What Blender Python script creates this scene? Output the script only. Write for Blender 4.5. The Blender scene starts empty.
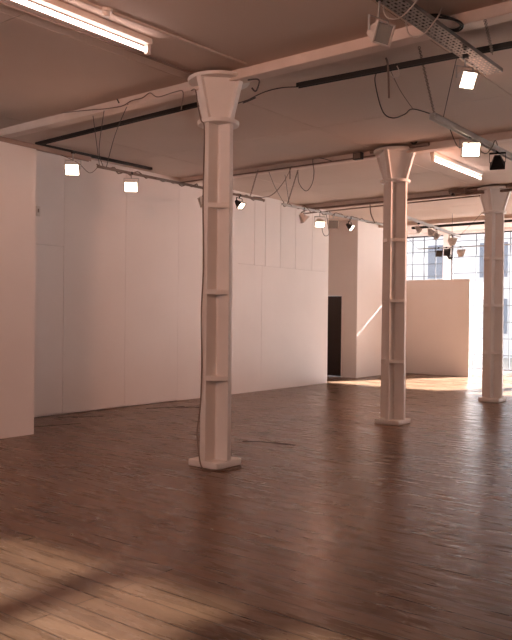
import bpy, bmesh, math, random
from mathutils import Vector, Matrix
random.seed(4)
scene = bpy.context.scene
COL = scene.collection
PI = math.pi

# ------------------------------------------------------------------ camera
# World: X across the room (left wall at -9.15), Y along the row of columns, Z up.
F = 750.0
EYE = 1.5
def unit(v): return v.normalized()
dv = unit(Vector((588, 2, F)))
nv = Vector((961, 14.5, -F)); nv = unit(nv - dv * nv.dot(dv))
uv = nv.cross(dv)
if uv.y > 0: uv = -uv
cam_d = bpy.data.cameras.new('camera')
cam = bpy.data.objects.new('camera', cam_d); COL.objects.link(cam)
right = Vector((nv.x, dv.x, uv.x)); down = Vector((nv.y, dv.y, uv.y)); fwd = Vector((nv.z, dv.z, uv.z))
R = Matrix((right, -down, -fwd)).transposed()
cam.matrix_world = Matrix.Translation((0, 0, EYE)) @ R.to_4x4()
cam_d.sensor_fit = 'VERTICAL'; cam_d.sensor_height = 36; cam_d.sensor_width = 36
cam_d.lens = F * 36 / 640
cam_d.clip_start = 0.05; cam_d.clip_end = 300
scene.camera = cam

def ray(px, py):
    return right * (px - 256) + down * (py - 320) + fwd * F
def atY(px, py, y):
    r = ray(px, py); t = y / r.y
    return Vector((0, 0, EYE)) + r * t
def atZ(px, py, z):
    r = ray(px, py); t = (z - EYE) / r.z
    return Vector((0, 0, EYE)) + r * t
def atX(px, py, x):
    r = ray(px, py); t = x / r.x
    return Vector((0, 0, EYE)) + r * t

# ------------------------------------------------------------------ materials
def new_mat(name):
    m = bpy.data.materials.new(name); m.use_nodes = True
    nt = m.node_tree
    return m, nt, nt.nodes['Principled BSDF']
def N(nt, typ, **kw):
    n = nt.nodes.new(typ)
    for k, v in kw.items(): setattr(n, k, v)
    return n
def paint(name, col, col2, rough=0.6, scale=3.0, bump=0.05, spot=None):
    m, nt, b = new_mat(name)
    tc = N(nt, 'ShaderNodeTexCoord')
    no = N(nt, 'ShaderNodeTexNoise'); no.inputs['Scale'].default_value = scale; no.inputs['Detail'].default_value = 6
    nt.links.new(tc.outputs['Object'], no.inputs['Vector'])
    ra = N(nt, 'ShaderNodeValToRGB')
    ra.color_ramp.elements[0].position = 0.35; ra.color_ramp.elements[1].position = 0.7
    ra.color_ramp.elements[0].color = (*col2, 1); ra.color_ramp.elements[1].color = (*col, 1)
    nt.links.new(no.outputs['Fac'], ra.inputs['Fac'])
    nt.links.new(ra.outputs['Color'], b.inputs['Base Color'])
    b.inputs['Roughness'].default_value = rough
    if bump:
        n2 = N(nt, 'ShaderNodeTexNoise'); n2.inputs['Scale'].default_value = scale * 14; n2.inputs['Detail'].default_value = 3
        nt.links.new(tc.outputs['Object'], n2.inputs['Vector'])
        bp = N(nt, 'ShaderNodeBump'); bp.inputs['Strength'].default_value = bump; bp.inputs['Distance'].default_value = 0.02
        nt.links.new(n2.outputs['Fac'], bp.inputs['Height']); nt.links.new(bp.outputs['Normal'], b.inputs['Normal'])
    return m
def plain(name, col, rough=0.5, metal=0.0):
    m, nt, b = new_mat(name)
    tc = N(nt, 'ShaderNodeTexCoord')
    no = N(nt, 'ShaderNodeTexNoise'); no.inputs['Scale'].default_value = 25
    nt.links.new(tc.outputs['Object'], no.inputs['Vector'])
    mx = N(nt, 'ShaderNodeMix', data_type='RGBA')
    mx.inputs['A'].default_value = (*[c * 0.85 for c in col], 1); mx.inputs['B'].default_value = (*col, 1)
    nt.links.new(no.outputs['Fac'], mx.inputs['Factor'])
    nt.links.new(mx.outputs['Result'], b.inputs['Base Color'])
    b.inputs['Roughness'].default_value = rough; b.inputs['Metallic'].default_value = metal
    return m
def emit(name, col, strength):
    m, nt, b = new_mat(name)
    b.inputs['Base Color'].default_value = (0.8, 0.8, 0.8, 1)
    b.inputs['Emission Color'].default_value = (*col, 1)
    b.inputs['Emission Strength'].default_value = strength
    return m
def glass(name, tint, gloss=0.06, frost=0.0):
    m = bpy.data.materials.new(name); m.use_nodes = True
    nt = m.node_tree; nt.nodes.clear()
    out = N(nt, 'ShaderNodeOutputMaterial')
    tr = N(nt, 'ShaderNodeBsdfTransparent')
    tc = N(nt, 'ShaderNodeTexCoord'); no = N(nt, 'ShaderNodeTexNoise'); no.inputs['Scale'].default_value = 1.4
    nt.links.new(tc.outputs['Object'], no.inputs['Vector'])
    mx = N(nt, 'ShaderNodeMix', data_type='RGBA')
    mx.inputs['A'].default_value = (*tint, 1); mx.inputs['B'].default_value = (*[min(1, t * 1.08) for t in tint], 1)
    nt.links.new(no.outputs['Fac'], mx.inputs['Factor']); nt.links.new(mx.outputs['Result'], tr.inputs['Color'])
    gl = N(nt, 'ShaderNodeBsdfGlossy'); gl.inputs['Roughness'].default_value = 0.05
    mix = N(nt, 'ShaderNodeMixShader'); mix.inputs['Fac'].default_value = gloss
    nt.links.new(tr.outputs[0], mix.inputs[1]); nt.links.new(gl.outputs[0], mix.inputs[2])
    last = mix
    if frost:
        tl = N(nt, 'ShaderNodeBsdfTranslucent'); tl.inputs['Color'].default_value = (*tint, 1)
        m2 = N(nt, 'ShaderNodeMixShader'); m2.inputs['Fac'].default_value = frost
        nt.links.new(mix.outputs[0], m2.inputs[1]); nt.links.new(tl.outputs[0], m2.inputs[2]); last = m2
    nt.links.new(last.outputs[0], out.inputs['Surface'])
    return m
def floor_material():
    m, nt, b = new_mat('worn_floorboards')
    L = nt.links.new
    tc = N(nt, 'ShaderNodeTexCoord')
    br = N(nt, 'ShaderNodeTexBrick'); br.offset = 0.37; br.offset_frequency = 2; br.squash = 1
    br.inputs['Scale'].default_value = 1; br.inputs['Brick Width'].default_value = 3.1; br.inputs['Row Height'].default_value = 0.145
    br.inputs['Mortar Size'].default_value = 0.005; br.inputs['Mortar Smooth'].default_value = 0.3
    br.inputs['Color1'].default_value = (0.185, 0.106, 0.062, 1); br.inputs['Color2'].default_value = (0.14, 0.078, 0.045, 1)
    br.inputs['Mortar'].default_value = (0.04, 0.021, 0.012, 1)
    L(tc.outputs['Object'], br.inputs['Vector'])
    mp = N(nt, 'ShaderNodeMapping'); mp.inputs['Scale'].default_value = (0.9, 6, 1); L(tc.outputs['Object'], mp.inputs['Vector'])
    gr = N(nt, 'ShaderNodeTexNoise'); gr.inputs['Scale'].default_value = 2.2; gr.inputs['Detail'].default_value = 8; L(mp.outputs[0], gr.inputs['Vector'])
    gr_r = N(nt, 'ShaderNodeMapRange'); gr_r.inputs['From Min'].default_value = 0.3; gr_r.inputs['From Max'].default_value = 0.7
    gr_r.inputs['To Min'].default_value = 0.72; gr_r.inputs['To Max'].default_value = 1.25; L(gr.outputs['Fac'], gr_r.inputs['Value'])
    mul = N(nt, 'ShaderNodeMix', data_type='RGBA', blend_type='MULTIPLY'); mul.inputs['Factor'].default_value = 1
    L(br.outputs['Color'], mul.inputs['A']); L(gr_r.outputs[0], mul.inputs['B'])
    # grey scuffed wear in irregular patches
    we = N(nt, 'ShaderNodeTexNoise'); we.inputs['Scale'].default_value = 0.7; we.inputs['Detail'].default_value = 9; we.inputs['Roughness'].default_value = 0.65
    mp2 = N(nt, 'ShaderNodeMapping'); mp2.inputs['Scale'].default_value = (0.6, 2.2, 1); L(tc.outputs['Object'], mp2.inputs['Vector']); L(mp2.outputs[0], we.inputs['Vector'])
    we_r = N(nt, 'ShaderNodeMapRange'); we_r.inputs['From Min'].default_value = 0.5; we_r.inputs['From Max'].default_value = 0.78
    we_r.inputs['To Min'].default_value = 0; we_r.inputs['To Max'].default_value = 0.4; L(we.outputs['Fac'], we_r.inputs['Value'])
    mx = N(nt, 'ShaderNodeMix', data_type='RGBA'); mx.inputs['B'].default_value = (0.31, 0.215, 0.165, 1)
    L(we_r.outputs[0], mx.inputs['Factor']); L(mul.outputs['Result'], mx.inputs['A'])
    # small dark stains
    st = N(nt, 'ShaderNodeTexNoise'); st.inputs['Scale'].default_value = 5.5; st.inputs['Detail'].default_value = 2; L(mp2.outputs[0], st.inputs['Vector'])
    st_r = N(nt, 'ShaderNodeMapRange'); st_r.inputs['From Min'].default_value = 0.70; st_r.inputs['From Max'].default_value = 0.78
    st_r.inputs['To Max'].default_value = 0.6; L(st.outputs['Fac'], st_r.inputs['Value'])
    mx2 = N(nt, 'ShaderNodeMix', data_type='RGBA'); mx2.inputs['B'].default_value = (0.05, 0.026, 0.016, 1)
    L(st_r.outputs[0], mx2.inputs['Factor']); L(mx.outputs['Result'], mx2.inputs['A'])
    L(mx2.outputs['Result'], b.inputs['Base Color'])
    ro = N(nt, 'ShaderNodeMapRange'); ro.inputs['To Min'].default_value = 0.20; ro.inputs['To Max'].default_value = 0.36
    L(gr.outputs['Fac'], ro.inputs['Value']); L(ro.outputs[0], b.inputs['Roughness'])
    mp3 = N(nt, 'ShaderNodeMapping'); mp3.inputs['Scale'].default_value = (3.0, 7, 1); L(tc.outputs['Object'], mp3.inputs['Vector'])
    wv = N(nt, 'ShaderNodeTexNoise'); wv.inputs['Scale'].default_value = 1.6; wv.inputs['Detail'].default_value = 2.5; L(mp3.outputs[0], wv.inputs['Vector'])
    ad = N(nt, 'ShaderNodeMath', operation='MULTIPLY_ADD'); ad.inputs[1].default_value = -0.35
    L(br.outputs['Fac'], ad.inputs[0]); L(wv.outputs['Fac'], ad.inputs[2])
    bp = N(nt, 'ShaderNodeBump'); bp.inputs['Strength'].default_value = 0.23; bp.inputs['Distance'].default_value = 0.03
    L(ad.outputs[0], bp.inputs['Height']); L(bp.outputs['Normal'], b.inputs['Normal'])
    b.inputs['Specular IOR Level'].default_value = 0.2
    return m

M = {}
M['wall'] = paint('off_white_wall_paint', (0.83, 0.745, 0.71), (0.80, 0.715, 0.68), 0.6, 1.2, 0.04)
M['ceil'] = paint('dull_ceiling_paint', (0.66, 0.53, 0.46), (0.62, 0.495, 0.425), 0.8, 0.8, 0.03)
M['beam'] = paint('beam_paint', (0.78, 0.64, 0.57), (0.68, 0.55, 0.48), 0.6, 4, 0.06)
M['col'] = paint('column_gloss_paint', (0.84, 0.785, 0.75), (0.80, 0.745, 0.71), 0.42, 5, 0.05)
M['floor'] = floor_material()
M['gap'] = plain('floor_gap_dark', (0.035, 0.02, 0.014), 0.9)
M['black'] = plain('matt_black_metal', (0.02, 0.018, 0.018), 0.5, 0.2)
M['steel'] = plain('galvanised_steel', (0.52, 0.49, 0.47), 0.42, 0.7)
M['tray'] = plain('galvanised_tray', (0.30, 0.28, 0.265), 0.5, 0.3)
M['white'] = plain('white_enamel', (0.75, 0.66, 0.60), 0.4)
M['batten'] = plain('painted_batten', (0.42, 0.30, 0.25), 0.6)
M['lens'] = plain('unlit_lamp_reflector', (0.60, 0.57, 0.53), 0.22, 0.7)
M['dark_lens'] = plain('dark_lamp_glass', (0.05, 0.048, 0.05), 0.2)
M['wire'] = plain('dark_wire', (0.06, 0.045, 0.04), 0.6)
M['cable'] = plain('dusty_cable', (0.22, 0.16, 0.13), 0.6)
M['wcable'] = plain('white_cable', (0.62, 0.52, 0.46), 0.5)
M['pipe'] = plain('old_brown_pipe', (0.27, 0.19, 0.155), 0.6)
M['door'] = plain('dark_brown_door_paint', (0.035, 0.022, 0.018), 0.6)  # dark of the unlit room beyond, put into the colour
M['frame'] = plain('window_steel', (0.10, 0.10, 0.11), 0.5)
M['glass'] = glass('window_glass', (0.93, 0.95, 0.97))
M['dirty'] = glass('dirty_window_glass', (0.36, 0.355, 0.345), 0.05, 0.0)
M['halogen'] = emit('halogen_lens', (1.0, 0.80, 0.60), 14)
M['tube'] = emit('fluorescent_tube', (1.0, 0.72, 0.64), 11)
M['paper'] = plain('scrap_paper', (0.7, 0.66, 0.6), 0.8)
M['brick'] = paint('pale_render', (0.62, 0.64, 0.68), (0.55, 0.57, 0.62), 0.8, 0.6, 0)
M['bwin'] = plain('far_window_glass', (0.16, 0.19, 0.25), 0.2)
M['yard'] = paint('yard_concrete', (0.4, 0.39, 0.37), (0.33, 0.32, 0.31), 0.9, 0.5, 0)

# ------------------------------------------------------------------ mesh helpers
class MB:
    def __init__(s): s.v = []; s.f = []
    def add(s, vs, fs):
        o = len(s.v); s.v += [Vector(v) for v in vs]; s.f += [tuple(i + o for i in f) for f in fs]; return s
    def box(s, x0, x1, y0, y1, z0, z1):
        vs = [(x, y, z) for z in (z0, z1) for y in (y0, y1) for x in (x0, x1)]
        return s.add(vs, [(0, 2, 3, 1), (4, 5, 7, 6), (0, 1, 5, 4), (2, 6, 7, 3), (0, 4, 6, 2), (1, 3, 7, 5)])
    def prism(s, pts, z0, z1, pts2=None):
        p2 = pts2 or pts; n = len(pts)
        vs = [(x, y, z0) for x, y in pts] + [(x, y, z1) for x, y in p2]
        fs = [tuple(range(n - 1, -1, -1)), tuple(range(n, 2 * n))] + [(i, (i + 1) % n, n + (i + 1) % n, n + i) for i in range(n)]
        return s.add(vs, fs)
    def disc(s, r0, r1, z0, z1, n=32, c=(0, 0)):
        a = [2 * PI * i / n for i in range(n)]
        return s.prism([(c[0] + r0 * math.cos(t), c[1] + r0 * math.sin(t)) for t in a], z0, z1,
                       [(c[0] + r1 * math.cos(t), c[1] + r1 * math.sin(t)) for t in a])
    def obox(s, c, ax, ay, az):     # oriented box, half axes
        c = Vector(c); ax = Vector(ax); ay = Vector(ay); az = Vector(az)
        vs = [c + ax * i + ay * j + az * k for k in (-1, 1) for j in (-1, 1) for i in (-1, 1)]
        return s.add(vs, [(0, 2, 3, 1), (4, 5, 7, 6), (0, 1, 5, 4), (2, 6, 7, 3), (0, 4, 6, 2), (1, 3, 7, 5)])
    def frustum(s, c0, c1, r, u, a0, b0, a1, b1):   # rectangular frustum between two rectangles
        c0 = Vector(c0); c1 = Vector(c1); r = Vector(r); u = Vector(u)
        vs = [c0 + r * a0 * i + u * b0 * j for j in (-1, 1) for i in (-1, 1)] + [c1 + r * a1 * i + u * b1 * j for j in (-1, 1) for i in (-1, 1)]
        return s.add(vs, [(0, 2, 3, 1), (4, 5, 7, 6), (0, 1, 5, 4), (2, 6, 7, 3), (0, 4, 6, 2), (1, 3, 7, 5)])
    def tube(s, pts, r, n=6, closed=False):
        pts = [Vector(p) for p in pts]; k = len(pts); rings = []
        prev = None
        for i, p in enumerate(pts):
            t = (pts[min(i + 1, k - 1)] - pts[max(i - 1, 0)])
            t = t.normalized() if t.length > 1e-9 else Vector((0, 0, 1))
            if prev is None:
                a = t.cross(Vector((0, 0, 1)))
                if a.length < 0.05: a = t.cross(Vector((1, 0, 0)))
            else: a = prev - t * prev.dot(t)
            a.normalize(); prev = a; bb = t.cross(a)
            rr = r(i / (k - 1)) if callable(r) else r
            rings.append([p + (a * math.cos(2 * PI * j / n) + bb * math.sin(2 * PI * j / n)) * rr for j in range(n)])
        vs = [v for g in rings for v in g]
        fs = [(i * n + j, i * n + (j + 1) % n, (i + 1) * n + (j + 1) % n, (i + 1) * n + j) for i in range(k - 1) for j in range(n)]
        fs += [tuple(range(n - 1, -1, -1)), tuple((k - 1) * n + j for j in range(n))]
        return s.add(vs, fs)
    def build(s, name, mat, parent=None, smooth=False, bevel=0, origin=None):
        me = bpy.data.meshes.new(name)
        off = Vector((0, 0, 0))
        if parent is not None: off = parent_world(parent)
        elif origin is not None: off = Vector(origin)
        me.from_pydata([tuple(v - off) for v in s.v], [], s.f); me.update()
        bm = bmesh.new(); bm.from_mesh(me); bmesh.ops.recalc_face_normals(bm, faces=bm.faces); bm.to_mesh(me); bm.free()
        me.materials.append(mat)
        o = bpy.data.objects.new(name, me); COL.objects.link(o)
        if parent is not None: o.parent = parent
        elif origin is not None: o.location = origin
        if smooth:
            for p in me.polygons: p.use_smooth = True
        if bevel:
            b = o.modifiers.new('bevel', 'BEVEL'); b.width = bevel; b.segments = 2; b.limit_method = 'ANGLE'
        return o
def parent_world(o):
    v = Vector(o.location)
    while o.parent is not None:
        o = o.parent; v = v + o.location
    return v
def tag(o, label, cat, group=None):
    o['label'] = label; o['category'] = cat
    if group: o['group'] = group
    return o
def thing(name, loc, label, cat, group=None):
    o = bpy.data.objects.new(name, None); COL.objects.link(o); o.location = loc; o.empty_display_size = 0.1
    return tag(o, label, cat, group)
def struct(o):
    o['kind'] = 'structure'; return o
def smooth_path(pts, seg=6):
    pts = [Vector(p) for p in pts]
    if len(pts) < 3: return pts
    out = []
    for i in range(len(pts) - 1):
        p0 = pts[max(i - 1, 0)]; p1 = pts[i]; p2 = pts[i + 1]; p3 = pts[min(i + 2, len(pts) - 1)]
        for k in range(seg):
            t = k / seg
            out.append(0.5 * ((2 * p1) + (p2 - p0) * t + (2 * p0 - 5 * p1 + 4 * p2 - p3) * t * t + (3 * p1 - p0 - 3 * p2 + p3) * t ** 3))
    out.append(pts[-1]); return out

CEIL = 3.88; BEAM = 3.785; CAP = 3.85
XL = -9.15; XR = 4.0; YB = -4.0; YF = 19.45; XFAR = -10.9
COLS = [(-4.94, 5.66), (-5.01, 9.55), (-5.0, 13.34)]

# ------------------------------------------------------------------ the setting
struct(MB().box(-11.2, XR + .2, YB - .2, YF + .25, -0.2, 0).build('floor', M['floor']))
# ceiling boards with fine seams under a slab
xs = [-11.2, -8.05, -5.27, -2.82, -.4, 2.0, XR + .2]
ys = [YB - .2, -.3, 3.55, 5.66, 7.93, 9.55, 11.4, 13.34, 15.2, 17.1, YF + .25]
HX0, HX1, HY0, HY1 = -1.5, 1.5, 8.1, 9.48          # rooflight opening
def slab(mb, x0, x1, y0, y1, z0, z1):
    ax0, ax1, ay0, ay1 = max(x0, HX0), min(x1, HX1), max(y0, HY0), min(y1, HY1)
    if ax0 >= ax1 or ay0 >= ay1: mb.box(x0, x1, y0, y1, z0, z1); return
    if x0 < ax0: mb.box(x0, ax0, y0, y1, z0, z1)
    if ax1 < x1: mb.box(ax1, x1, y0, y1, z0, z1)
    if y0 < ay0: mb.box(ax0, ax1, y0, ay0, z0, z1)
    if ay1 < y1: mb.box(ax0, ax1, ay1, y1, z0, z1)
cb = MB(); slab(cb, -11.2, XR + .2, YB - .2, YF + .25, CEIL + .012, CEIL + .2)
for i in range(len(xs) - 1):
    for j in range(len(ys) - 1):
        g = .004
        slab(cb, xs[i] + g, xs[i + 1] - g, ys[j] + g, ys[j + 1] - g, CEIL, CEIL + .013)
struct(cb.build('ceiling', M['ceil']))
for y in (1.85, 5.66, 9.55, 13.34, 17.1):
    x0 = XL - .02 if y < 15 else -9.42
    mb = MB().box(x0, XR, y - .07, y + .07, BEAM, CEIL + .005)
    mb.box(x0, XR, y - .078, y - .071, BEAM + .002, BEAM + .016)
    struct(mb.build('ceiling_beam', M['beam']))

# left wall: boards on a backing, fine open joints, small gap over the floor
wl = MB().box(XL - .3, XL - .03, 5.0, 14.29, 0, CEIL)
def board(y0, y1, z0, z1, gl=.003, gr=.003, gb=.0, gt=.0):
    wl.box(XL - .031, XL, y0 + gl, y1 - gr, z0 + gb, z1 - gt)
B = .005
board(5.0, 7.02, .03, 2.5, 0, B, 0, B); board(5.0, 7.02, 2.5, CEIL, 0, .0015, 0, 0)
board(7.02, 8.24, .02, CEIL, .001, .0015); board(8.24, 9.46, .012, CEIL, .0015, .0015)
board(9.46, 11.1, .0, CEIL, .0012, .0); board(11.1, 11.85, 0, 2.5, 0, .002, 0, .003); board(11.85, 13.0, 0, 2.5, .002, .0, 0, B)
board(13.0, 14.29, 0, 2.5, 0, 0, 0, B)
for a, b in ((11.1, 11.6), (11.6, 11.95), (11.95, 12.46), (12.46, 13.0), (13.0, 13.63), (13.63, 14.29)):
    board(a, b, 2.5, CEIL, .0045 if a > 11.1 else 0, .0045 if b < 14 else 0)
struct(wl.build('wall_left', M['wall']))
struct(MB().box(XL - .3, -7.9, YB, 5.63, 0, 3.58).build('wall_left', M['wall']))      # boxed-out near stretch
# recess with the door
wr = MB()
wr.box(-11.2, XL - .3, 13.99, 14.29, 0, CEIL)
wr.box(-9.8, -9.4, 16.0, 18.4, 0, CEIL)
wr.box(-11.2, -10.72, 16.0, 16.3, 0, CEIL)
wr.box(-10.72, -9.8, 16.0, 16.3, 2.03, CEIL)
wr.box(-11.2, -11.0, 14.29, 16.0, 0, CEIL)
wr.box(-11.2, -9.8, 18.1, 18.4, 0, CEIL)
wr.box(-11.2, XFAR, 18.4, YF, 0, CEIL)
struct(wr.build('wall_recess', M['wall']))
dl = struct(MB().box(-10.70, -9.82, 16.06, 16.10, .01, 2.01).build('door_1', M['door'], bevel=.003))  # dark leaf stands in for the open, unlit doorway
df = MB(); df.box(-9.835, -9.79, 15.985, 16.11, 0, 2.06); df.box(-10.73, -10.685, 15.985, 16.11, 0, 2.06); df.box(-10.73, -9.79, 15.985, 16.11, 2.015, 2.06)
df.build('door_frame', M['wall'], dl)
hp = MB().tube([(-10.6, 16.055, 1.0), (-10.6, 16.0, 1.0), (-10.48, 16.0, 1.0)], .009, 8); hp.build('door_handle', M['steel'], dl)  # handle added to the stand-in leaf

# steel windows ---------------------------------------------------
def steel_window(name, axis, pos, a0, a1, z0, z1, verts, hors, gmat, th=.05, bar=.008):
    """axis 'y': window lies in plane y=pos and spans x; axis 'x': plane x=pos spanning y"""
    def bx(mb, u0, u1, w0, w1, zz0, zz1):
        if axis == 'y': mb.box(u0, u1, pos + w0, pos + w1, zz0, zz1)
        else: mb.box(pos + w0, pos + w1, u0, u1, zz0, zz1)
    fr = MB()
    bx(fr, a0, a0 + .04, 0, th, z0, z1); bx(fr, a1 - .04, a1, 0, th, z0, z1)
    bx(fr, a0, a1, 0, th, z0, z0 + .04); bx(fr, a0, a1, 0, th, z1 - .04, z1)
    o = struct(fr.build(name, M['frame']))
    gz = MB()
    for v in verts: bx(gz, v - bar, v + bar, .005, th - .005, z0, z1)
    for h in hors: bx(gz, a0, a1, .008, th - .008, h - bar, h + bar)
    gz.build('glazing_bars', M['frame'], o)
    p = MB(); bx(p, a0 + .01, a1 - .01, th / 2 - .003, th / 2 + .003, z0 + .01, z1 - .01); p.build('pane', gmat, o)
    return o
def frange(a, b, s):
    out = []; v = a
    while v < b - 1e-6: out.append(v); v += s
    return out
wf = MB()
wf.box(-11.2, XR, YF, YF + .25, 0, .12); wf.box(-11.2, XR, YF, YF + .25, 3.8, CEIL)
wf.box(-11.2, -10.8, YF, YF + .25, .12, 3.8); wf.box(-8.72, -8.52, YF, YF + .25, .12, 3.8)
wf.box(-4.0, -3.5, YF, YF + .25, .12, 3.8); wf.box(1.0, XR, YF, YF + .25, .12, 3.8)
struct(wf.build('wall_far', M['wall']))
steel_window('window_1', 'y', YF + .1, -10.8, -8.72, .12, 3.8, [-10.39, -10.04, -9.69, -9.34, -8.99], frange(.62, 3.7, .34), M['glass'])
steel_window('window_2', 'y', YF + .1, -8.52, -4.0, .12, 3.8, frange(-7.82, -4.1, .92), frange(.52, 3.7, .44), M['glass'])
steel_window('window_3', 'y', YF + .1, -3.5, 1.0, .12, 3.8, frange(-2.6, .9, .9), frange(.52, 3.7, .44), M['glass'])

# right wall with one unseen window, added to let in fill daylight
def wall_with_openings(axis, p0, p1, a0, a1, ops):
    mb = MB()
    def bx(u0, u1, z0, z1):
        if axis == 'x': mb.box(p0, p1, u0, u1, z0, z1)
        else: mb.box(u0, u1, p0, p1, z0, z1)
    cur = a0
    for (u0, u1, z0, z1) in ops:
        bx(cur, u0, 0, CEIL); bx(u0, u1, 0, z0); bx(u0, u1, z1, CEIL); cur = u1
    bx(cur, a1, 0, CEIL)
    return mb
SIDE_FILL_WIN = [(12.6, 15.2, .9, 3.6)]
struct(wall_with_openings('x', XR, XR + .25, YB, YF, SIDE_FILL_WIN).build('wall_right', M['wall']))
for i, wdw in enumerate(SIDE_FILL_WIN):
    steel_window('window_%d' % (6 + i), 'x', XR + .1, *wdw, frange(wdw[0] + .5, wdw[1] - .1, .5), frange(1.35, 3.5, .45), M['glass'])
# grimy rooflight of three by two panes
sk = MB()
PX = [(-1.33, -.36), (-.10, .64), (1.02, 1.40)]; PY = [(8.34, 8.95), (9.02, 9.475)]
ex = [HX0] + [v for p in PX for v in p] + [HX1]; ey = [HY0] + [v for p in PY for v in p] + [HY1]
for k in range(0, len(ex), 2): sk.box(ex[k], ex[k + 1], HY0, HY1, 3.99, 4.03)
for k in range(0, len(ey), 2):
    for a, b in PX: sk.box(a, b, ey[k], ey[k + 1], 3.992, 4.028)
so_ = struct(sk.build('window_4', M['frame']))
MB().box(HX0 + .02, HX1 - .02, HY0 + .02, HY1 - .02, 4.005, 4.012).build('pane', M['dirty'], so_)
BACK_FILL_WIN = [(-5.5, -2.6, 1.0, 3.5)]  # unseen back window, added as daylight fill for surfaces facing the camera
struct(wall_with_openings('y', YB - .25, YB, -9.45, XR, BACK_FILL_WIN).build('wall_back', M['wall']))
for i, wdw in enumerate(BACK_FILL_WIN):
    steel_window('window_%d' % (5 + i), 'y', YB - .15, *wdw, frange(wdw[0] + .45, wdw[1] - .1, .45), frange(1.45, 3.4, .45), M['glass'])

# free-standing screen wall in front of the far windows
pt = MB().box(-9.398, -7.52, 18.42, 18.56, 0, 2.5)
tag(pt.build('partition', M['wall'], bevel=.006, origin=(-8.46, 18.49, 0)), 'low white partition standing before the far windows', 'partition')

# floor scars: lifted board edges
def scar(pts, w):
    mb = MB()
    for i in range(len(pts) - 1):
        a = Vector((*pts[i], .0)); b = Vector((*pts[i + 1], .0)); t = (b - a).normalized(); s = Vector((-t.y, t.x, 0)) * w * random.uniform(.6, 1.2)
        mb.add([a - s, b - s, b + s, a + s, *[v + Vector((0, 0, .004)) for v in (a - s, b - s, b + s, a + s)]],
               [(0, 1, 2, 3), (4, 5, 6, 7), (0, 1, 5, 4), (1, 2, 6, 5), (2, 3, 7, 6), (3, 0, 4, 7)])
    return struct(mb.build('floor_gap', M['gap']))
scar([(-5.62, 6.93), (-5.45, 7.06), (-5.2, 7.10), (-5.0, 7.14)], .032)
scar([(-8.75, 8.35), (-8.55, 8.7), (-8.5, 8.95)], .04); scar([(-8.5, 8.75), (-8.3, 9.0), (-7.9, 9.05)], .03)
scar([(-8.9, 6.75), (-8.55, 7.3)], .012)
scar([(-8.4, 5.95), (-8.2, 6.6)], .014)

# ------------------------------------------------------------------ columns
def make_column(x, y, label):
    t = thing('column', (x, y, 0), label, 'column', 'cast iron columns')
    def P(mb): 
        for v in mb.v: v.x += x; v.y += y
        return mb
    A = .184; T = .028
    mb = MB(); mb.box(-.19, .19, -.19, .19, 0, .07); P(mb).build('base_plate', M['col'], t, bevel=.012)
    e = .012
    cross = [(-A, -T), (-A, T), (-T - e, T), (-T, T + e), (-T, A), (T, A), (T, T + e), (T + e, T), (A, T), (A, -T), (T + e, -T), (T, -T - e), (T, -A), (-T, -A), (-T, -T - e), (-T - e, -T)]
    cr2 = [(a * .94, b * .94) for a, b in cross]
    P(MB().prism(cross, .068, 3.40, cr2)).build('shaft', M['col'], t, bevel=.004)
    for z in (.88, 1.73, 2.58):
        k = 1 - .06 * z / 3.4; a = (A + .002) * k; tt = T * k
        oc = [(-a, -tt), (-tt, -a), (tt, -a), (a, -tt), (a, tt), (tt, a), (-tt, a), (-a, tt)]
        P(MB().prism(oc, z - .024, z + .024)).build('rib', M['col'], t, bevel=.003)
    P(MB().disc(.206, .21, 3.39, 3.43)).build('collar_ring', M['col'], t, bevel=.006)
    cp = MB()
    for k in range(4):
        c, s = math.cos(k * PI / 2), math.sin(k * PI / 2)
        prof = [(.02, 3.43), (.184, 3.43), (.194, 3.48), (.300, CAP - .035), (.02, CAP - .035)]
        vs = []
        for sg in (-1, 1):
            for r, z in prof:
                vs.append((r * c - sg * T * s, r * s + sg * T * c, z))
        n = len(prof)
        cp.add(vs, [tuple(range(n)), tuple(range(2 * n - 1, n - 1, -1))] + [(i, (i + 1) % n, n + (i + 1) % n, n + i) for i in range(n)])
    cp.disc(.168, .286, 3.42, CAP - .035, 4)
    P(cp).build('capital', M['col'], t, bevel=.004)
    P(MB().disc(.306, .314, CAP - .036, CAP, 40)).build('cap_plate', M['col'], t, bevel=.008)
    return t
make_column(*COLS[0], 'nearest white cast iron column with a cable taped down its side')
make_column(*COLS[1], 'middle of the three white cast iron columns')
make_column(*COLS[2], 'farthest white cast iron column beside the bright windows')

# ------------------------------------------------------------------ fluorescent fittings
def fluorescent(x, y0, y1, label, tm='tube'):
    t = thing('fluorescent_light', (x, (y0 + y1) / 2, CEIL), label, 'ceiling light')
    b = MB(); b.prism([(x - .035, y0 - .03), (x + .035, y0 - .03), (x + .035, y1 + .03), (x - .035, y1 + .03)], CEIL - .055, CEIL - .0)
    b.build('batten', M['white'], t, bevel=.008)
    MB().tube([(x, y0 + .02, CEIL - .105), (x, y1 - .02, CEIL - .105)], .018, 16).build('tube', M[tm], t, smooth=False)
    for yy in (y0, y1):
        MB().box(x - .022, x + .022, yy - .015, yy + .022, CEIL - .14, CEIL - .05).build('lamp_holder', M['white'], t, bevel=.004)
    return t
fluorescent(-4.75, 2.75, 4.50, 'long lit fluorescent tube on the ceiling nearest the viewer')
fluorescent(-4.68, 10.05, 11.85, 'short lit fluorescent tube on the ceiling between the middle and farthest columns')

fluorescent(-4.73, .3, 2.0, 'lit fluorescent tube on the ceiling next in line before the near tube')  # unseen fitting added to brighten the near end
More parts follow.
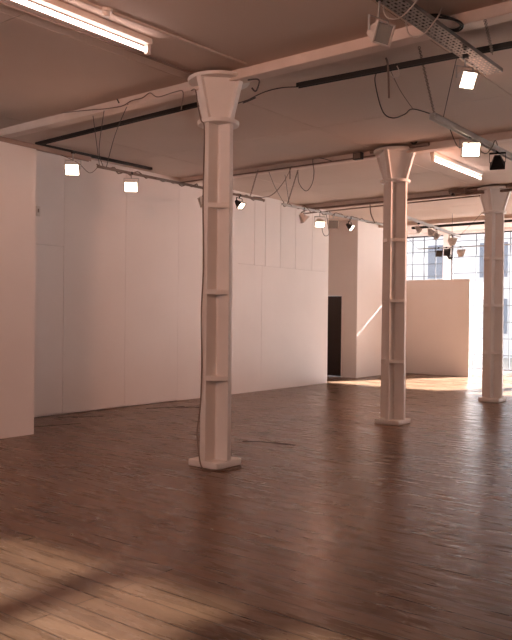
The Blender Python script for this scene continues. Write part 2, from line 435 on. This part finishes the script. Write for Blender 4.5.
# ------------------------------------------------------------------ floodlights
def floodlight(c, aim, railz, label, lit=True, style='white', power=30, w=.092, h=.072, hang=None):
    c = Vector(c); f = Vector(aim).normalized()
    r = f.cross(Vector((0, 0, 1))).normalized(); u = r.cross(f)
    body = {'white': M['white'], 'black': M['black'], 'steel': M['steel']}[style]
    top = Vector((c.x, c.y, railz)) if hang is None else Vector(hang)
    t = thing('floodlight', c, label, 'floodlight', 'floodlights hung from the rails')
    hb = MB(); hb.frustum(c - f * .07, c + f * .035, r, u, w * .5, h * .45, w * .92, h * .92)
    hb.obox(c - f * .078, r * w * .42, u * h * .36, f * .012)
    for k in range(4): hb.obox(c - f * (.062 - .02 * k), r * w * (.56 + .1 * k), u * .004, f * .004)
    hb.build('housing', body, t, bevel=.004)
    fr = MB()
    for s in (-1, 1):
        fr.obox(c + f * .04 + r * s * w * .95, r * w * .07, u * h, f * .012); fr.obox(c + f * .04 + u * s * h * .95, r * w, u * h * .07, f * .012)
    fr.build('front_frame', body if style != 'steel' else M['white'], t)
    MB().obox(c + f * .037, r * w * .9, u * h * .9, f * .004).build('lens', M['halogen'] if lit else (M['dark_lens'] if style == 'black' else M['lens']), t)
    y0 = c - f * .01
    yk = MB()
    lift = max(.05, min(h + .03, top.z - c.z - .01))
    for s in (-1, 1): yk.obox(y0 + r * s * (w + .008) + Vector((0, 0, lift / 2)), r * .003, f * .010, Vector((0, 0, lift / 2)))
    yk.obox(y0 + Vector((0, 0, lift)), r * (w + .011), f * .010, Vector((0, 0, .003)))
    yk.build('yoke', M['black'] if style == 'black' else M['steel'], t)
    st = MB(); st.tube([y0 + Vector((0, 0, lift)), Vector((top.x, top.y, top.z))], .008, 8); st.build('stem', M['black'] if style == 'black' else M['steel'], t)
    MB().obox(top, Vector((.02, 0, 0)), Vector((0, .016, 0)), Vector((0, 0, .018))).build('clamp', M['black'], t)
    if lit:
        ld = bpy.data.lights.new('halogen_bulb', 'SPOT'); ld.energy = power * 1.5; ld.color = (1, .49, .33); ld.spot_size = math.radians(115); ld.spot_blend = .7; ld.shadow_soft_size = .06
        lo = bpy.data.objects.new('halogen_bulb', ld); COL.objects.link(lo); lo.parent = t
        lo.location = f * .06; lo.rotation_euler = f.to_track_quat('-Z', 'Y').to_euler()
    return t
RZ = 3.42
def railx(y): return -7.66 + (y - 6.6) * (.10 / 7.2)
def on_rail(y, z): return (railx(y), y, z)
floodlight((-7.76, 6.08, 3.345), (.62, -.72, -.42), 3.56, 'lit white floodlight leftmost of all, in front of the left wall', power=20)
floodlight(on_rail(6.98, 3.245), (.66, -.72, -.42), RZ, 'lit white floodlight second from the left, in front of the left wall', power=20)
floodlight(on_rail(8.42, 3.22), (-.5, -.7, -.3), RZ, 'unlit floodlight peeping out from behind the nearest column', lit=False)
floodlight(on_rail(9.27, 3.28), (.85, .1, -.75), RZ, 'lit black floodlight just right of the nearest column', style='black', power=16, w=.075, h=.06)
floodlight(on_rail(11.03, 3.25), (.5, .75, -.9), RZ, 'unlit white floodlight leftmost on the rail between the near and middle columns', lit=False, w=.075)
floodlight(on_rail(11.55, 3.22), (.45, -.5, -.8), RZ, 'lit white floodlight on the rail between near and middle columns', power=20)
floodlight(on_rail(12.0, 3.23), (.62, -.76, -.1), RZ, 'square unlit floodlight facing forward with a pale rim, on the rail', lit=False, style='steel', w=.1, h=.085)
floodlight(on_rail(12.6, 3.25), (.9, .2, -.7), RZ, 'black floodlight with lit face nearest the middle column', style='black', power=10, w=.075, h=.06)
TZ = 3.72
floodlight((-2.54, 4.58, 3.455), (.88, -.25, -.38), TZ - .03, 'unlit white floodlight under the perforated tray at the top edge', lit=False, w=.082, h=.072)
floodlight((-2.52, 6.02, 3.50), (.72, -.45, -.45), TZ - .03, 'lit white floodlight under the end of the perforated tray', power=4, w=.075)
SRZ = 3.52
for y, aim, lab in ((-1.1, (-.40, .90, -.24), 'lit white floodlight at the back end of the perforated tray'), (.3, (-.42, .88, -.24), 'lit white floodlight on the tray just behind the viewer'), (1.7, (-.55, .82, -.24), 'lit white floodlight on the tray just out of view ahead')):
    floodlight((-2.50, y, 3.49), aim, TZ - .03, lab, power=72)  # out-of-view lamps added to warm the columns and left wall
floodlight((-3.30, 8.04, 3.38), (.55, -.75, -.3), SRZ, 'lit white floodlight hanging from the short steel rail at right', power=14, w=.105, h=.08)
floodlight((-3.30, 8.88, 3.37), (-.2, .6, -.75), SRZ, 'black unlit spotlight hanging from the short steel rail at right', lit=False, style='black', w=.085, h=.075)

floodlight((-3.32, 10.62, 3.38), (-.86, -.42, -.32), SRZ, 'lit white floodlight at the far end of the short steel rail', power=150)  # lamp beyond the frame, added to light the left wall
# far rail lamps before the windows
floodlight((-6.65, 13.67, 3.24), (.7, .3, -.8), 3.36, 'small brown floodlight leftmost on the sloping far rail', lit=False, style='steel', w=.07, h=.06)
floodlight((-6.72, 14.39, 3.26), (.3, .7, -.7), 3.37, 'second small floodlight on the sloping far rail', lit=False, style='steel', w=.07, h=.06)
floodlight((-6.77, 14.74, 3.22), (.5, .6, -.7), 3.37, 'third small floodlight on the sloping far rail', lit=False, style='steel', w=.07, h=.06)
floodlight((-6.87, 15.79, 3.21), (.5, .75, -.4), 3.35, 'pale square floodlight at the low end of the sloping far rail', lit=False, style='white', w=.10, h=.09)
FZ = 3.2
floodlight((-7.80, 17.15, 3.08), (.6, -.6, -.5), FZ, 'left black spotlight silhouetted before the far windows', lit=False, style='black', w=.08, h=.08)
floodlight((-7.60, 17.15, 3.09), (.6, -.7, -.2), FZ, 'right black spotlight silhouetted before the far windows', lit=False, style='black', w=.08, h=.085)
floodlight((-7.24, 17.15, 3.07), (.5, .75, -.4), FZ, 'pale square floodlight on the level rail before the far windows', lit=False, style='white', w=.095, h=.09)
floodlight((-7.52, 17.15, 2.96), (.8, -.4, -.5), 3.16, 'tiny dark lamp slung lowest before the far windows', lit=False, style='black', w=.045, h=.03)

# ------------------------------------------------------------------ rails and trays
def rail(name, a, b, mat, label, cat='lighting rail', w=.021, h=.021, wrap=None, group=None, seed=0):
    a = Vector(a); b = Vector(b); t = thing(name, (a + b) / 2, label, cat, group)
    d = (b - a); L = d.length; dn = d / L; sd = dn.cross(Vector((0, 0, 1))).normalized(); up = sd.cross(dn)
    m = MB(); m.obox((a + b) / 2 + up * h * .8, sd * w, dn * L / 2, up * h * .2)
    for s in (-1, 1): m.obox((a + b) / 2 + sd * s * w * .85, sd * w * .15, dn * L / 2, up * h)
    m.build('channel', mat, t)
    if wrap:
        rnd = random.Random(seed); pts = []
        k = int(L / .09)
        for i in range(k + 1):
            p = a + dn * L * i / k
            pts.append(p + sd * rnd.uniform(-.03, .03) + up * rnd.uniform(-.035, .045))
        MB().tube(smooth_path(pts, 3), .009, 5).build('wound_cable', wrap, t)
    return t
rail('lighting_rail', on_rail(6.40, RZ), on_rail(9.9, RZ), M['cable'], 'cable wound lighting rail along the left wall, nearest stretch', wrap=M['cable'], seed=1, w=.016, h=.016)
rail('lighting_rail', on_rail(10.4, RZ), on_rail(14.1, RZ), M['steel'], 'cable wound lighting rail beyond the nearest column', wrap=M['cable'], seed=2, w=.018, h=.018)
rail('lighting_rail', (-6.55, 12.9, 3.40), (-6.93, 16.4, 3.36), M['steel'], 'thin sloping lighting rail right of the middle column', w=.025, h=.025)
rail('lighting_rail', (-3.27, 7.0, SRZ), (-3.32, 10.8, SRZ), M['steel'], 'short steel lighting rail slung on chains at upper right', w=.032, h=.03)
rail('lighting_rail', (-8.35, 17.15, FZ), (-4.9, 17.15, FZ), M['steel'], 'thin level rail before the far windows', w=.012, h=.012)
rail('light_track', (-8.78, 6.26, 3.83), (-5.45, 6.12, 3.83), M['black'], 'black ceiling track running from the left wall to the nearest column', 'light track', w=.024, h=.022)
rail('light_track', (-8.78, 6.33, 3.83), (-8.74, 8.4, 3.83), M['black'], 'black ceiling track running away along the top of the left wall', 'light track', w=.022, h=.02)
rail('light_track', (-4.32, 6.14, 3.80), (1.5, 6.52, 3.80), M['black'], 'black ceiling track right of the nearest column', 'light track', w=.026, h=.022)
rail('light_track', (-8.1, 16.3, 3.62), (-2.0, 16.1, 3.62), M['black'], 'black track crossing above the far windows', 'light track', w=.026, h=.026)
rail('wooden_batten', (-7.93, 4.2, 3.575), (-7.88, 6.45, 3.545), M['batten'], 'brown batten along the top of the near left wall', 'batten', w=.03, h=.028)

# perforated cable tray with real slots
def cable_tray(xc, y0, y1, z, w, label):
    t = thing('cable_tray', (xc, (y0 + y1) / 2, z), label, 'cable tray')
    m = MB(); nx = 5; cw = w / nx; cl = .055; ny = int((y1 - y0) / cl)
    th = .002
    for i in range(nx):
        for j in range(ny):
            x = xc - w / 2 + (i + .5) * cw; y = y0 + (j + .5) * cl
            hx, hy = cw / 2, cl / 2
            ix, iy = (hx * .52, hy * .62) if (i + j) % 2 == 0 else (hx * .34, hy * .34)
            o = [(x - hx, y - hy), (x + hx, y - hy), (x + hx, y + hy), (x - hx, y + hy)]
            n = [(x - ix, y - iy), (x + ix, y - iy), (x + ix, y + iy), (x - ix, y + iy)]
            vs = [(a, b, z) for a, b in o] + [(a, b, z) for a, b in n]
            m.add(vs, [(k, (k + 1) % 4, 4 + (k + 1) % 4, 4 + k) for k in range(4)])
    ye = y0 + ny * cl
    m.build('perforated_bed', M['tray'], t)
    for s in (-1, 1):
        x = xc + s * w / 2
        MB().box(x - .003, x + .003, y0, ye, z - .001, z + .032).build('side_flange', M['tray'], t)
    return t
cable_tray(-2.525, -1.4, 6.72, TZ, .155, 'grey perforated metal cable tray at the top right corner')

bdl = MB()  # cables added to make the tray slots look dark from below
for k in range(6):
    bdl.tube(smooth_path([(-2.575 + .020 * k + random.uniform(-.008, .008), y, TZ + .016 + .003 * (k % 2)) for y in frange(-1.3, 6.5, .5)], 3), .011, 6)
tag(bdl.build('cable_bundle', M['black'], origin=(-2.46, 2.4, TZ)), 'bundle of dark cables lying in the perforated tray', 'cable')
# ------------------------------------------------------------------ pipes and boxes on the ceiling
def pipe(pts, r, mat, label, cat='conduit', name='conduit', n=8, sm=False):
    o = MB().tube(smooth_path(pts) if sm else pts, r, n).build(name, mat, origin=Vector(pts[0])); return tag(o, label, cat)
pipe([(-5.10, 2.6, CEIL - .012), (-5.06, 5.48, CEIL - .012)], .011, M['pipe'], 'thin conduit on the ceiling left of the near tube')
pipe([(-4.56, 3.1, CEIL - .014), (-4.56, 3.83, CEIL - .014)], .012, M['wcable'], 'pale conduit running into the round ceiling box from the front')
pipe([(-4.55, 3.93, CEIL - .014), (-4.45, 5.48, CEIL - .014)], .012, M['wcable'], 'pale conduit from the round ceiling box to the beam')
t = thing('ceiling_box', (-4.56, 3.88, CEIL), 'small round junction box on the ceiling beside the near tube', 'junction box')
MB().disc(.045, .05, CEIL - .025, CEIL, 20, (-4.56, 3.88)).build('base', M['white'], t)
MB().disc(.026, .034, CEIL - .06, CEIL - .024, 16, (-4.56, 3.88)).build('cap', M['white'], t)
pipe([(-9.1, 13.23, 3.775), (3.95, 13.23, 3.775)], .024, M['pipe'], 'dark pipe under the third beam', 'pipe', 'pipe')
pipe([(-9.1, 13.21, 3.69), (-5.22, 13.21, 3.72)], .013, M['pipe'], 'thinner lower pipe under the third beam', 'pipe', 'pipe')
pipe([(-9.12, 9.465, BEAM + .02), (-5.3, 9.465, BEAM + .02)], .011, M['pipe'], 'thin pipe along the second beam left of the middle column', 'pipe', 'pipe')
pipe([(-5.35, 9.43, BEAM + .07), (-4.45, 9.43, BEAM + .07)], .028, M['pipe'], 'stubby brown pipe over the middle column head', 'pipe', 'pipe')
pipe([(-5.5, 13.2, BEAM + .06), (-4.2, 13.2, BEAM + .06)], .035, M['pipe'], 'thick brown pipe over the farthest column head', 'pipe', 'pipe')
def small_box(c, hx, hy, hz, mat, label, cat='junction box', name='junction_box'):
    t = thing(name, c, label, cat)
    x, y, z = c
    MB().box(x - hx, x + hx, y - hy, y + hy, z - hz, z + hz).build('housing', mat, t, bevel=.005)
    MB().box(x - hx * .8, x + hx * .8, y - hy - .004, y - hy + .002, z - hz * .8, z + hz * .8).build('cover', M['pipe'] if mat is M['black'] else mat, t)
    return t
small_box((-5.55, 9.43, 3.82), .07, .035, .05, M['black'], 'dark box on the second beam left of the middle column head')
t = thing('pulley', (-4.62, 9.33, 3.9), 'dark round pulley on the beam right of the middle column head', 'pulley')
a = [Vector((-4.62 + .05 * math.cos(k * PI / 10), 9.33, 3.91 + .05 * math.sin(k * PI / 10))) for k in range(21)]
MB().tube(a, .014, 6).build('wheel', M['black'], t); MB().box(-4.80, -4.62, 9.32, 9.34, 3.90, 3.925).build('arm', M['white'], t)
# valve cluster on beam beside farthest column
t = thing('pipe_fitting', (-5.55, 13.12, 3.84), 'dark cluster of pipe joints left of the farthest column head', 'pipe fitting')
MB().tube([(-5.75, 13.08, 3.82), (-5.45, 13.08, 3.82)], .045, 10).build('joint', M['pipe'], t)
MB().disc(.04, .03, 3.74, 3.80, 10, (-5.68, 13.08)).build('valve', M['black'], t); MB().disc(.03, .035, 3.76, 3.80, 10, (-5.5, 13.08)).build('valve', M['pipe'], t)
# wall switch
t = thing('wall_switch', (-9.15, 6.54, 2.97), 'small pale switch box high on the left wall by the near corner', 'switch')
MB().box(-9.15, -9.115, 6.50, 6.575, 2.90, 3.04).build('plate', M['white'], t, bevel=.004)
MB().box(-9.116, -9.105, 6.53, 6.545, 2.95, 3.0).build('rocker', M['pipe'], t)

# ------------------------------------------------------------------ wires, chains and cables
def wire(pts, label, r=.0045, mat='wire', cat='wire', name='wire', sm=True):
    o = MB().tube(smooth_path(pts) if sm else pts, r, 5).build(name, M[mat], origin=Vector(pts[0])); return tag(o, label, cat)
def chain(a, b, label, r=.011):
    a = Vector(a); b = Vector(b); L = (b - a).length; d = (b - a) / L
    s1 = d.cross(Vector((.3, .9, .1))).normalized(); s2 = d.cross(s1)
    m = MB(); k = int(L / .03); st = L / k
    for i in range(k):
        c = a + d * st * (i + .5); s = s1 if i % 2 else s2
        loop = [c + d * math.cos(q * PI / 4) * st * .72 + s * math.sin(q * PI / 4) * r for q in range(9)]
        m.tube(loop, .0035, 4)
    return tag(m.build('chain', M['cable'], origin=a), label, 'chain')
r0 = Vector(on_rail(6.43, RZ + .02))
wire([(atY(93, 116, 5.575)), r0], 'left hanger wire from the first beam to the left wall rail')
wire([(atY(104, 111, 5.575)), atY(99, 150, 6.3), r0 + Vector((0, .06, 0))], 'middle hanger wire from the first beam to the left wall rail')
wire([(atY(128, 104, 5.575)), atY(115, 135, 6.1), r0 + Vector((0, .12, 0))], 'right slanting hanger wire from the first beam to the left wall rail')
wire([(-7.9, 6.0, 3.53), atX(78, 163, -7.85), atX(90, 173, -7.85), r0], 'thin cable looping to the leftmost lit floodlight', mat='cable')
wire([atY(60, 113, 5.575), atY(90, 110, 5.575), atY(104, 109, 5.575), atY(122, 106, 5.575), atY(131, 101, 5.575), atY(142, 98, 5.575), atY(150, 93, 5.575), atY(158, 97, 5.575), atY(175, 92, 5.575), atY(183, 92, 5.575), atY(181, 110, 5.575)], 'cable draped along the face of the first beam', .006, 'cable', 'cable', 'cable')
wire([atY(119, 103, 5.575), atY(117, 98, 5.575), atY(120, 95, 5.575)], 'bent hook on the face of the first beam', .008, 'wire', 'hook', 'hook')
wire([(-5.47, 6.12, 3.80), atY(215, 110, 6.3), (-4.75, 6.0, 3.72), atY(243, 103, 6.12), atY(262, 93, 6.12), atY(280, 88, 6.12), (-4.33, 6.14, 3.79)], 'black cable linking the two ceiling tracks past the nearest column', .006, 'wire', 'cable', 'cable')
wire([atY(248, 80, 5.575), atY(259, 80, 5.575), atY(256, 91, 5.575), atY(252, 88, 5.575)], 'small rusty bracket on the first beam right of the column head', .008, 'wire', 'bracket', 'bracket')
# wires around the second beam
q0 = Vector(on_rail(10.45, RZ + .02)); q1 = Vector(on_rail(9.65, RZ + .02))
chain(atY(258, 170, 9.47), q1 + Vector((0, -.12, 0)), 'chain from the second beam to the end of the nearest wall rail')
wire([atY(269, 172, 9.47), atY(275, 187, 9.9), q0], 'slack wire slanting right from the second beam to the wall rail')
wire([atY(292, 166, 9.47), atY(283, 183, 9.4), atY(270, 196, 9.6), q1 + Vector((0, -.05, 0))], 'curved cable sagging left from the second beam', .006, 'cable', 'cable', 'cable')
wire([atY(285, 175, 9.47), atY(289, 203, 10.3)], 'thin straight wire left of the short dark rod')
chain(atY(298, 170, 9.47), q0 + Vector((0, .1, 0)), 'chain from the second beam to the second wall rail')
wire([atY(290, 168, 9.47), atY(290, 179, 9.47)], 'short dark rod hanging from the second beam', .008, sm=False)
wire([atY(298, 172, 9.45), atY(299, 183, 9.45), atY(306, 191, 9.45), atY(312, 184, 9.45), atY(314, 172, 9.45), atY(313, 159, 9.45), atY(320, 158, 9.45), atY(332, 161, 9.45)], 'looped cable hanging below the second beam', .005, 'wire', 'cable', 'cable')
wire([atY(278, 209, 12.6), atY(275, 214, 12.6), atY(283, 216, 12.6), atY(284, 222, 12.6)], 'bent pipe bracket at the wall end of the third beam', .012, 'pipe', 'bracket', 'bracket')
wire([on_rail(11.6, 3.2), atY(323, 233, 11.6), atY(326, 236, 11.6), atY(329, 232, 11.6), on_rail(11.75, RZ)], 'slack loop of cable below the lit floodlight between columns', .005, 'wire', 'cable', 'cable')
wire([atY(370, 204, 12.9), atY(371, 214, 12.9), atY(375, 223, 12.9)], 'frayed cable end dangling left of the middle column', .012, 'cable', 'cable', 'cable')
# right side
s0 = Vector((-3.27, 7.05, SRZ + .02))
chain(atZ(419, 47, CEIL - .005), s0, 'left chain holding up the short steel rail')
wire([atZ(457, 56, CEIL - .005), s0 + Vector((0, .2, 0))], 'right thin wire holding up the short steel rail')
chain(atY(485, 20, 5.49), (-2.36, 6.2, TZ + .01), 'chain holding up the perforated tray by the top right')
wire([atY(387, 65, 6.2), atY(376, 74, 6.3), atY(376, 88, 6.4), atY(383, 112, 6.6), atY(393, 118, 6.7), atY(405, 114, 6.9), atY(413, 109, 6.95), s0], 'big loop of cable left of the short steel rail', .006, 'wire', 'cable', 'cable')
wire([atY(388, 65, 6.2), atY(400, 90, 6.6), atY(413, 109, 6.95)], 'straight strap from the black track to the rail end', .004, 'cable')
wire([atY(386, 58, 6.15), atY(388, 66, 6.15), atY(389, 98, 6.15)], 'short stick hanging from the black ceiling track', .010, 'cable', 'rod', 'hanging_rod')
wire([atY(397, 66, 6.15), atY(400, 73, 6.15), atY(397, 78, 6.15), atY(391, 76, 6.15)], 'small white cable loop by the black ceiling track', .005, 'wcable', 'cable', 'cable')
cl = [atZ(px, py, z) for px, py, z in ((412, 6, 3.78), (422, 13, 3.79), (436, 17, 3.79), (450, 19, 3.79), (460, 22, 3.78), (463, 27, 3.77), (457, 31, 3.76), (446, 28, 3.77), (435, 22, 3.78), (426, 16, 3.79), (440, 15, 3.80), (455, 20, 3.79), (461, 26, 3.77), (452, 30, 3.765), (438, 25, 3.78), (424, 16, 3.785), (414, 9, 3.78))]
wire(cl, 'black cable coiled over the edge of the perforated tray', .009, 'black', 'cable', 'coiled_cable')
for i, (y, lab) in enumerate(((4.35, 'first white cable hanging from the perforated tray above the unlit floodlight'), (4.75, 'second white cable draped round the perforated tray'), (5.1, 'white cable loop below the coiled black cable on the tray'))):
    x = -2.58
    wire([(x + .03, y, TZ + .05), (x - .02, y, TZ + .02), (x - .01, y + .02, TZ - .06 - .02 * i), (x + .09, y + .03, TZ - .09 - .02 * i), (x + .2, y + .05, TZ - .02), (x + .24, y + .05, TZ + .05)], lab, .006, 'wcable', 'cable', 'cable')
wire([(-3.3, 7.5, SRZ - .03), (-3.32, 7.75, 3.36), (-3.30, 7.9, 3.40), (-3.28, 8.0, 3.45)], 'black cable sagging to the lit floodlight on the short rail', .005, 'wire', 'cable', 'cable')
wire([(-3.3, 8.1, 3.44), (-3.25, 8.35, 3.38), (-3.25, 8.55, 3.48), (-3.28, 8.75, SRZ + .09), (-3.3, 8.9, SRZ + .02)], 'cable between the lit floodlight and black spotlight on the short rail', .007, 'cable', 'cable', 'cable')
# far wires
wire([(-8.35, 17.15, FZ), (-8.6, 17.1, 3.5), (-8.75, 17.0, 3.87)], 'left slanting wire of the level far rail')
wire([(-6.93, 16.35, 3.38), (-6.55, 16.4, 3.75), (-6.4, 16.5, 3.97)], 'slanting wire from the low end of the sloping far rail')
wire([(-7.05, 16.2, 3.4), (-7.05, 16.2, 3.97)], 'upright wire behind the sloping far rail')
# column cable
cx, cy = COLS[0]
pts = [(cx - .28, cy - .1, 3.77), (cx - .17, cy - .16, 3.74), (cx - .07, cy - .23, 3.56), (cx - .04, cy - .215, 3.41), (cx - .02, cy - .187, 3.30), (cx - .028, cy - .186, 2.6), (cx - .012, cy - .189, 2.0), (cx - .03, cy - .192, 1.5),
       (cx - .014, cy - .194, 1.0), (cx - .03, cy - .195, .6), (cx - .065, cy - .197, .35), (cx - .03, cy - .2, .1), (cx + .02, cy - .215, .012), (cx + .12, cy - .25, .008), (cx + .27, cy - .12, .008), (cx + .29, cy + .05, .008), (cx + .22, cy + .12, .008)]
wire(pts, 'thin dusty cable running down the nearest column and curling on the floor', .007, 'cable', 'cable', 'cable')
# scraps
def scrap(px, py, label, s=.018):
    p = atZ(px, py, 0); m = MB()
    m.prism([(p.x - s, p.y - s * .5), (p.x + s * .8, p.y - s * .7), (p.x + s, p.y + s * .6), (p.x - s * .6, p.y + s * .5)], 0.0005, .008)
    tag(m.build('paper_scrap', M['paper'], origin=(p.x, p.y, 0)), label, 'scrap')
scrap(98, 519, 'tiny white scrap on the bare floor left of the nearest column', .014)
scrap(72, 535, 'tiny pale scrap nearest the light patch on the floor', .009)
scrap(212, 530, 'tiny pale scrap on the floor in front of the nearest column', .008)

# ------------------------------------------------------------------ outside
struct(MB().box(-11.2, XR, YF + .25, YF + 1.1, 3.82, 3.9).build('window_canopy', M['brick']))  # unseen slab added to keep high sun off the wall beyond the recess
struct(MB().box(-60, 60, -60, 80, -.6, -.3).build('yard_ground', M['yard']))
bd = thing('building', (-14, 36, -.3), 'pale building seen faintly through the far windows', 'building')
MB().box(-30, -2, 34, 38, -.3, 12).build('wall', M['brick'], bd)
for x in frange(-29, -3, 2.6):
    for z in (.8, 3.4, 6.4):
        MB().box(x, x + 1.3, 33.95, 34.05, z, z + 1.6).build('window', M['bwin'], bd)

# ------------------------------------------------------------------ light
w = bpy.data.worlds.new('overcast_sky'); scene.world = w; w.use_nodes = True
bg = w.node_tree.nodes['Background']; bg.inputs['Color'].default_value = (1.0, .97, .96, 1); bg.inputs['Strength'].default_value = 2.8
sd = bpy.data.lights.new('sun', 'SUN'); sd.energy = 90; sd.angle = math.radians(1.5); sd.color = (1, .97, .96)
so = bpy.data.objects.new('sun', sd); COL.objects.link(so)
sv = Vector((-.43, -.9, -.56)); so.rotation_euler = sv.to_track_quat('-Z', 'Y').to_euler(); so.location = (8, 30, 14)
def portal(name, c, aim, sx, sy):
    l = bpy.data.lights.new(name, 'AREA'); l.shape = 'RECTANGLE'; l.size = sx; l.size_y = sy; l.cycles.is_portal = True
    o = bpy.data.objects.new(name, l); COL.objects.link(o); o.location = c
    o.rotation_euler = Vector(aim).to_track_quat('-Z', 'Z').to_euler()
portal('window_portal', (-4.9, YF + .3, 1.96), (0, -1, 0), 12, 3.7)
portal('window_portal', (XR + .3, 13.9, 2.25), (-1, 0, 0), 2.7, 2.7)
portal('window_portal', (-4.05, YB - .3, 2.45), (0, 1, 0), 3.0, 2.2)

scene.view_settings.view_transform = 'Standard'
scene.view_settings.look = 'None'
scene.view_settings.gamma = 1
scene.view_settings.use_curve_mapping = False
scene.view_settings.exposure = -0.1
